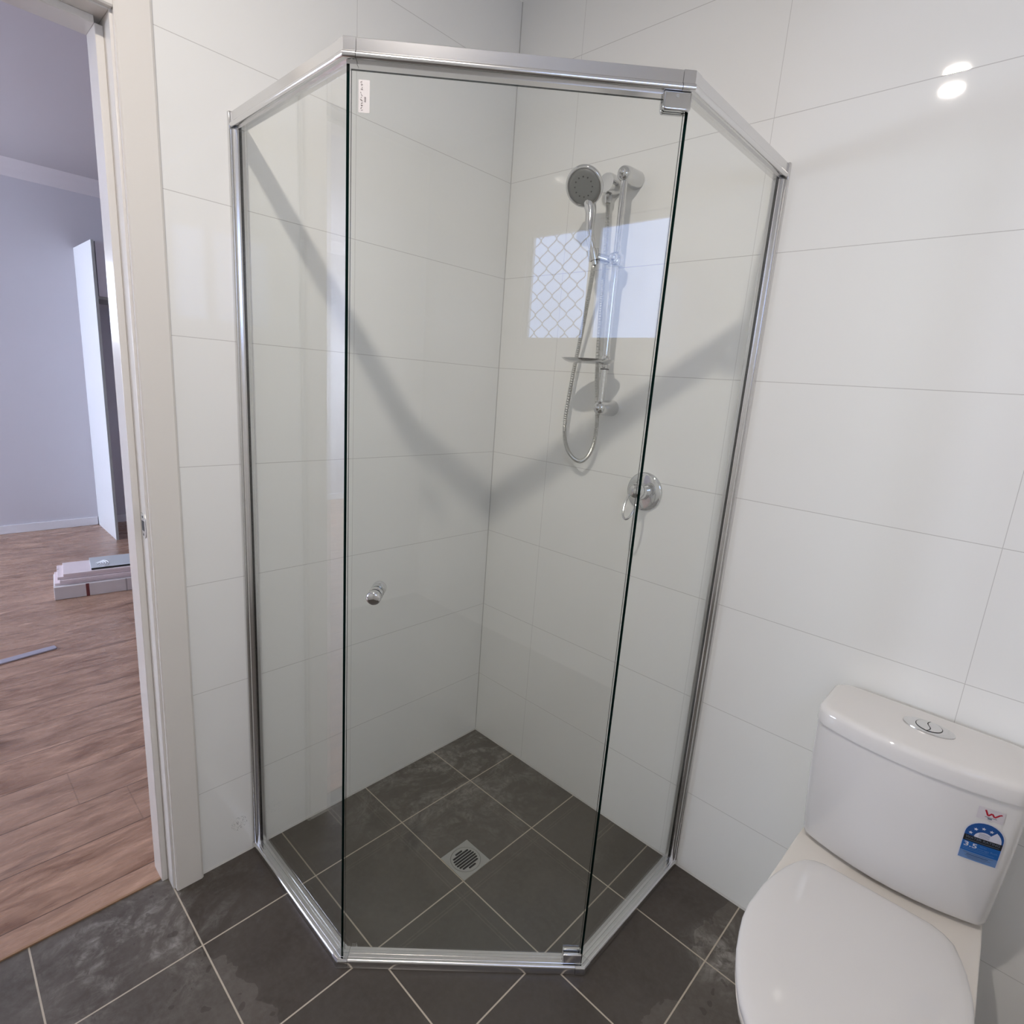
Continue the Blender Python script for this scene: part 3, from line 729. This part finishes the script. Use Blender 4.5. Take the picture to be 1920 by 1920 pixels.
bm = bmesh.new(); rings = [panring(.001, .64, .80), panring(.01, .65, .81), panring(.10, .655, .82), panring(.18, .69, .85), panring(.25, .78, .90), panring(.31, .89, .955), panring(.350, .965, .985), panring(.372, .993, .997), panring(.3805, .999, 1.0), panring(.3835, .993, .999), panring(.3845, .975, .99)]
loft(bm, rings); pan = obj('pan', bm, M['pan'], to, smooth=60)
obj('cistern_seal', (lambda bm: (loft(bm, [at(d_shape(.150, -.03, -.066, -.098, .02, .03), z) for z in (.3845, .3925)]), bm)[1])(bmesh.new()), M['black'], to, smooth=0)

# labels on the cistern -------------------------------------------------------
def text_poly(s, size, bold=False):
    cu = bpy.data.curves.new('t', 'FONT'); cu.body = s; cu.size = size; cu.align_x = 'CENTER'; cu.align_y = 'CENTER'; cu.resolution_u = 3
    if bold: cu.offset = size * .018
    t = bpy.data.objects.new('t', cu); COL.objects.link(t); bpy.context.view_layer.update()
    me = t.to_mesh(); V = [tuple(v.co[:2]) for v in me.vertices]; F = [tuple(p.vertices) for p in me.polygons]
    t.to_mesh_clear(); bpy.data.objects.remove(t); bpy.data.curves.remove(cu); return V, F
def put_text(bm, s, size, cx_, cz_, place, h, mi, bold=False, wide=None):
    V, F = text_poly(s, size, bold)
    if wide:
        mn = min(v[0] for v in V); mxx = max(v[0] for v in V); k = wide / (mxx - mn); V = [(v[0] * k, v[1]) for v in V]
    vs = [bm.verts.new(place(cx_ + a, cz_ + b, h)) for a, b in V]
    for f_ in F:
        try: bm.faces.new([vs[i] for i in f_]).material_index = mi
        except ValueError: pass
def patch(bm, poly, place, h, mi):
    """polygon laid on the curved front, split in columns so it follows the curve"""
    b2 = bmesh.new(); f_ = b2.faces.new([b2.verts.new((a, 0, b)) for a, b in poly])
    xs = [p[0] for p in poly]; zs = [p[1] for p in poly]
    x = min(xs) + .003
    while x < max(xs):
        bmesh.ops.bisect_plane(b2, geom=b2.verts[:] + b2.edges[:] + b2.faces[:], plane_co=(x, 0, 0), plane_no=(1, 0, 0)); x += .003
    z = min(zs) + .006
    while z < max(zs):
        bmesh.ops.bisect_plane(b2, geom=b2.verts[:] + b2.edges[:] + b2.faces[:], plane_co=(0, 0, z), plane_no=(0, 0, 1)); z += .006
    mp = {v: bm.verts.new(place(v.co.x, v.co.z, h)) for v in b2.verts}
    for q in b2.faces: bm.faces.new([mp[v] for v in q.verts]).material_index = mi
    b2.free()
pl = lambda a, b, h: front(1.5105 + (a - 1.5105) * 1.12, .580 + (b - .580) * 1.19, h)
plw = lambda a, b, h: front(1.5190 + (a - 1.5190) * 1.10, b + .0185, h)
DB, MBL, LBL, BLK, WHT, RED, GRY = [ink(n_, c_) for n_, c_ in (('label dark blue', (.012, .075, .27)), ('label mid blue', (.01, .11, .38)), ('label light blue', (.13, .24, .47)), ('label black', (.008, .008, .01)), ('label white', (.62, .62, .70)), ('label red', (.42, .01, .03)), ('label grey', (.12, .15, .20)))]
mats = [DB, MBL, LBL, BLK, WHT, RED, GRY]
bm = bmesh.new(); X0, X1, Z0 = 1.5105, 1.5600, .5800; W = X1 - X0; cxl = (X0 + X1) / 2
def arch(x0, x1, zb, zs, zt, k=14): return [(x0, zb), (x1, zb), (x1, zs)] + [(cxl + (x1 - cxl) * math.cos(PI * q / k), zs + (zt - zs) * math.sin(PI * q / k)) for q in range(1, k)] + [(x0, zs)]
patch(bm, arch(X0 - .0012, X1 + .0012, Z0 - .001, .634, .6615), pl, .0004, 4)
patch(bm, [(X0, Z0), (X1, Z0), (X1, Z0 + .0165), (X0, Z0 + .0165)], pl, .0006, 2)
patch(bm, [(X0, Z0 + .0165), (X1, Z0 + .0165), (X1, Z0 + .039), (X0, Z0 + .039)], pl, .0006, 1)
patch(bm, arch(X0, X1, Z0 + .039, .634, .660), pl, .0006, 0)
patch(bm, [(X0, Z0 + .0375), (X1, Z0 + .0375), (X1, Z0 + .0495), (X0, Z0 + .0495)], pl, .0008, 3)
zb = Z0 + .0495                                  # white fan: inner half disc and right wedge
patch(bm, [(cxl + .0125 * math.cos(PI * q / 12), zb + .0125 * math.sin(PI * q / 12) * 1.05) for q in range(13)], pl, .0008, 4)
patch(bm, [(cxl + .011, zb)] + [(cxl + .0225 * math.cos(t), zb + .0245 * math.sin(t)) for t in [math.radians(52) * q / 8 for q in range(9)]] + [(cxl + .008, zb + .0105)], pl, .0008, 4)
for k in range(4):                              # four stars on the arch
    t = math.radians(166 - k * 33); sx_, sz = cxl + .0182 * math.cos(t), zb + .0012 + .0190 * math.sin(t)
    patch(bm, [(sx_ + (.0031 if q % 2 == 0 else .0014) * math.sin(PI * q / 5), sz + (.0031 if q % 2 == 0 else .0014) * math.cos(PI * q / 5)) for q in range(10)], pl, .0009, 4)
put_text(bm, 'WATER RATING', .0062, cxl, Z0 + .0455, pl, .0010, 6, True, W * .9)
patch(bm, [(X0 + .003, Z0 + .0398), (X1 - .003, Z0 + .0398), (X1 - .003, Z0 + .0408), (X0 + .003, Z0 + .0408)], pl, .0010, 6)
put_text(bm, '3.5', .0125, X0 + .0115, Z0 + .0305, pl, .0010, 4, True, .0170)
put_text(bm, 'litres', .0042, X0 + .028, Z0 + .0330, pl, .0010, 2)
put_text(bm, 'average flush', .0048, X0 + .0340, Z0 + .0278, pl, .0010, 2, False, .026)
for k, (a_, b_) in enumerate(((.003, .036), (.003, .044))): patch(bm, [(X0 + a_, Z0 + .0235 - k * .0032), (X0 + b_, Z0 + .0235 - k * .0032), (X0 + b_, Z0 + .0242 - k * .0032), (X0 + a_, Z0 + .0242 - k * .0032)], pl, .0010, 2)
for k, (a_, b_, m_) in enumerate(((.005, .044, 6), (.010, .038, 3), (.008, .042, 6), (.012, .036, 6))): patch(bm, [(X0 + a_, Z0 + .0133 - k * .0031), (X0 + b_, Z0 + .0133 - k * .0031), (X0 + b_, Z0 + .0142 - k * .0031), (X0 + a_, Z0 + .0142 - k * .0031)], pl, .0010, m_)
for k in range(4): patch(bm, [(cxl - .007, zb + .002 + k * .0024), (cxl + .007, zb + .002 + k * .0024), (cxl + .007, zb + .0027 + k * .0024), (cxl - .007, zb + .0027 + k * .0024)], pl, .0010, 6)
tag(obj('water_rating_label', bm, mats, cist, smooth=0), 'blue arched sticker reading WATER RATING 3.5 with four white stars')
bm = bmesh.new(); a0, a1, b0, b1 = 1.5190, 1.5535, .6650, .6905
patch(bm, [(a0, b0), (a1, b0), (a1, b1), (a0, b1)], plw, .0005, 0)
def stroke2(a, b, wd, mi, h=.0008):
    a = Vector(a); b = Vector(b); d = (b - a).normalized(); n_ = Vector((-d.y, d.x)) * wd / 2
    patch(bm, [tuple(a - n_), tuple(b - n_), tuple(b + n_), tuple(a + n_)], plw, h, mi)
wx = 1.5285
for p, q in (((0, .0115), (.0045, 0)), ((.0045, 0), (.0090, .0068)), ((.0090, .0068), (.0130, 0)), ((.0130, 0), (.0190, .0085)), ((.0190, .0085), (.0215, .0095))):
    stroke2((wx + p[0], .6755 + p[1]), (wx + q[0], .6755 + q[1]), .0026, 1)
stroke2((wx + .001, .6725), (wx + .0165, .6725), .0011, 2); stroke2((wx + .005, .6698), (wx + .0105, .6698), .0025, 2)
tag(obj('certification_label', bm, [ink('label pale', (.62, .58, .60)), RED, GRY], cist, smooth=0), 'small pale sticker with a red W mark')

# ---------------------------------------------------------------- next room: wardrobe, boards, strip
wd = empty('wardrobe', (-3.9, .3, 0), 'tall white built-in wardrobe without doors seen through the doorway', 'wardrobe')
obj('side_panel', B(HX + .001, -3.6, -.466, -.448, .0, 2.168), M['melamine'], wd)
obj('panel_edge', B(-3.5998, -3.5985, -.466, -.448, .0, 2.168), M['melamine_dark'], wd)
obj('bulkhead', B(HX + .001, -3.61, -.440, 1.39, 1.80, 2.165), M['paint_hall'], wd)
obj('shelf', B(HX + .001, -3.64, -.446, 1.38, 1.782, 1.80), M['melamine_dark'], wd)
obj('inner_skirting', B(HX + .001, HX + .014, -.446, 1.39, .001, .068), M['skirt'], wd)

def rot_box(bm, c, hx, hy, z0, z1, ang, mi=0):
    ca, sa = math.cos(ang), math.sin(ang)
    P = [(c[0] + a * ca - b * sa, c[1] + a * sa + b * ca) for a, b in ((-hx, -hy), (hx, -hy), (hx, hy), (-hx, hy))]
    return prism(bm, P, 'z', z0, z1, mi)
# bundle lies along +y, front left corner about (-2.45,-1.01)
def board_mat(name, col, spots=0):
    n = NT(name); pos, c = n.pos(); ns = n.noise(pos, 6, 3, .6); sp_ = n.noise(pos, 22, 2, .5, .5, sc=(1, .6, 1))
    col2 = n.mix(ns, tuple(x * .9 for x in col), col)
    if spots: col2 = n.mix(n.math('GREATER_THAN', sp_, .72), col2, (.16, .11, .12))
    q = n.bsdf(Roughness=.6); n.l(col2, q.inputs['Base Color']); return n.m
pink = board_mat('pale pink board', (.74, .65, .67), 1); cart = board_mat('off white carton', (.64, .61, .61), 0); edge = board_mat('board edge', (.42, .38, .34), 0)
a0 = math.radians(-8); ux = Vector((math.cos(a0), math.sin(a0))); uy = Vector((-math.sin(a0), math.cos(a0)))
P0 = Vector((-2.470, -1.010))            # near left foot of the bundle
def bundle(name, s0, s1, w0, w1, z0, z1, mat, label, cat, group=None, extra=None):
    """s along the bundle (+y), w back from the near side (-x)"""
    bm = bmesh.new()
    c_ = P0 + uy * ((s0 + s1) / 2) - ux * ((w0 + w1) / 2)
    rot_box(bm, c_, (w1 - w0) / 2, (s1 - s0) / 2, z0, z1, a0)
    o = obj(name, bm, mat, bevel=.002)
    return tag(o, label, cat, group)
ct = bundle('board_carton', .0, 1.5, .0, .26, .001, .078, cart, 'long off-white carton of boards lying on the timber floor, bottom of the stack', 'carton')
bm = bmesh.new()
for s_, w_, z_ in ((.155, .012, .0),):
    c_ = P0 + uy * .155 + ux * .0006; rot_box(bm, c_, .0009, .008, .001, .0785, a0)
obj('strapping_band', bm, plain('dark red band', (.14, .03, .03), .5), ct)
bm = bmesh.new(); rot_box(bm, P0 + uy * .345 + ux * .0006, .0009, .004, .001, .0785, a0); obj('carton_joint', bm, plain('carton seam', (.33, .31, .31), .6), ct)
zz = .0785
lv = [(.006, .030, .26, .013, 'lowest pale pink board of the stack, directly on the carton'), (.030, .022, .275, .017, 'second pale pink board up from the carton in the stack'),
      (.020, .035, .27, .017, 'third pale pink board up from the carton in the stack'), (.048, .030, .262, .015, 'topmost pale pink spotted board, under the grey sheet')]
for s0, w0, w1, th, lb_ in lv:
    o = bundle('board', s0, 1.45 + s0, w0, w1, zz, zz + th, pink, lb_, 'board', 'pale pink boards stacked on the carton'); zz += th + .0008
sh_ = bundle('grey_sheet', .180, 1.3, .045, .268, zz, zz + .012, board_mat('grey sheet', (.50, .53, .56)), 'light grey sheet with curved line mark lying on top of the board stack', 'sheet')
bm = bmesh.new(); cc = P0 + uy * .190 - ux * .120
for r in (.030, .043, .056, .069, .082):
    pts = [Vector((*(cc + uy * (r * math.cos(t)) * 1.0 + ux * (r * math.sin(t))), zz + .0122)) for t in [math.radians(-48 + 96 * q / 12) for q in range(13)]]
    tube(bm, pts, .0022, 5)
obj('curved_lines', bm, plain('white print', (.80, .82, .85), .5), sh_)
bm = bmesh.new(); c_ = P0 + uy * ((.180 + 1.3) / 2) - ux * .0445; rot_box(bm, c_, .0006, .558, zz + .0005, zz + .0115, a0); obj('dark_edge', bm, M['black'], sh_)
# aluminium strip and the brown thing by the frame edge
bm = bmesh.new(); A_ = Vector((-1.800, -1.105)); Bq = Vector((-1.70, -1.75)); d = (Bq - A_).normalized(); n_ = Vector((-d.y, d.x)) * .021
poly = [A_ + n_, Bq + n_, Bq - n_, A_ - n_]; poly = fillet([tuple(p) for p in poly], [.012, 0, 0, .012], 5)
prism(bm, poly, 'z', .0, .007)
tag(obj('metal_strip', bm, plain('lilac grey aluminium', (.46, .45, .53), .3, .5), bevel=.002), 'narrow silvery metal strip lying alone on the timber floor', 'strip')
bm = lathe(bmesh.new(), (-1.06, -1.418, .0), (0, 0, 1), [(0, .030), (.006, .036), (.022, .038), (.040, .034), (.052, .022), (.056, 0)], 28)
tag(obj('brown_knob', bm, plain('brown wood', (.16, .065, .03), .45), smooth=60), 'small rounded brown object on the timber floor at the left picture edge', 'floor object')
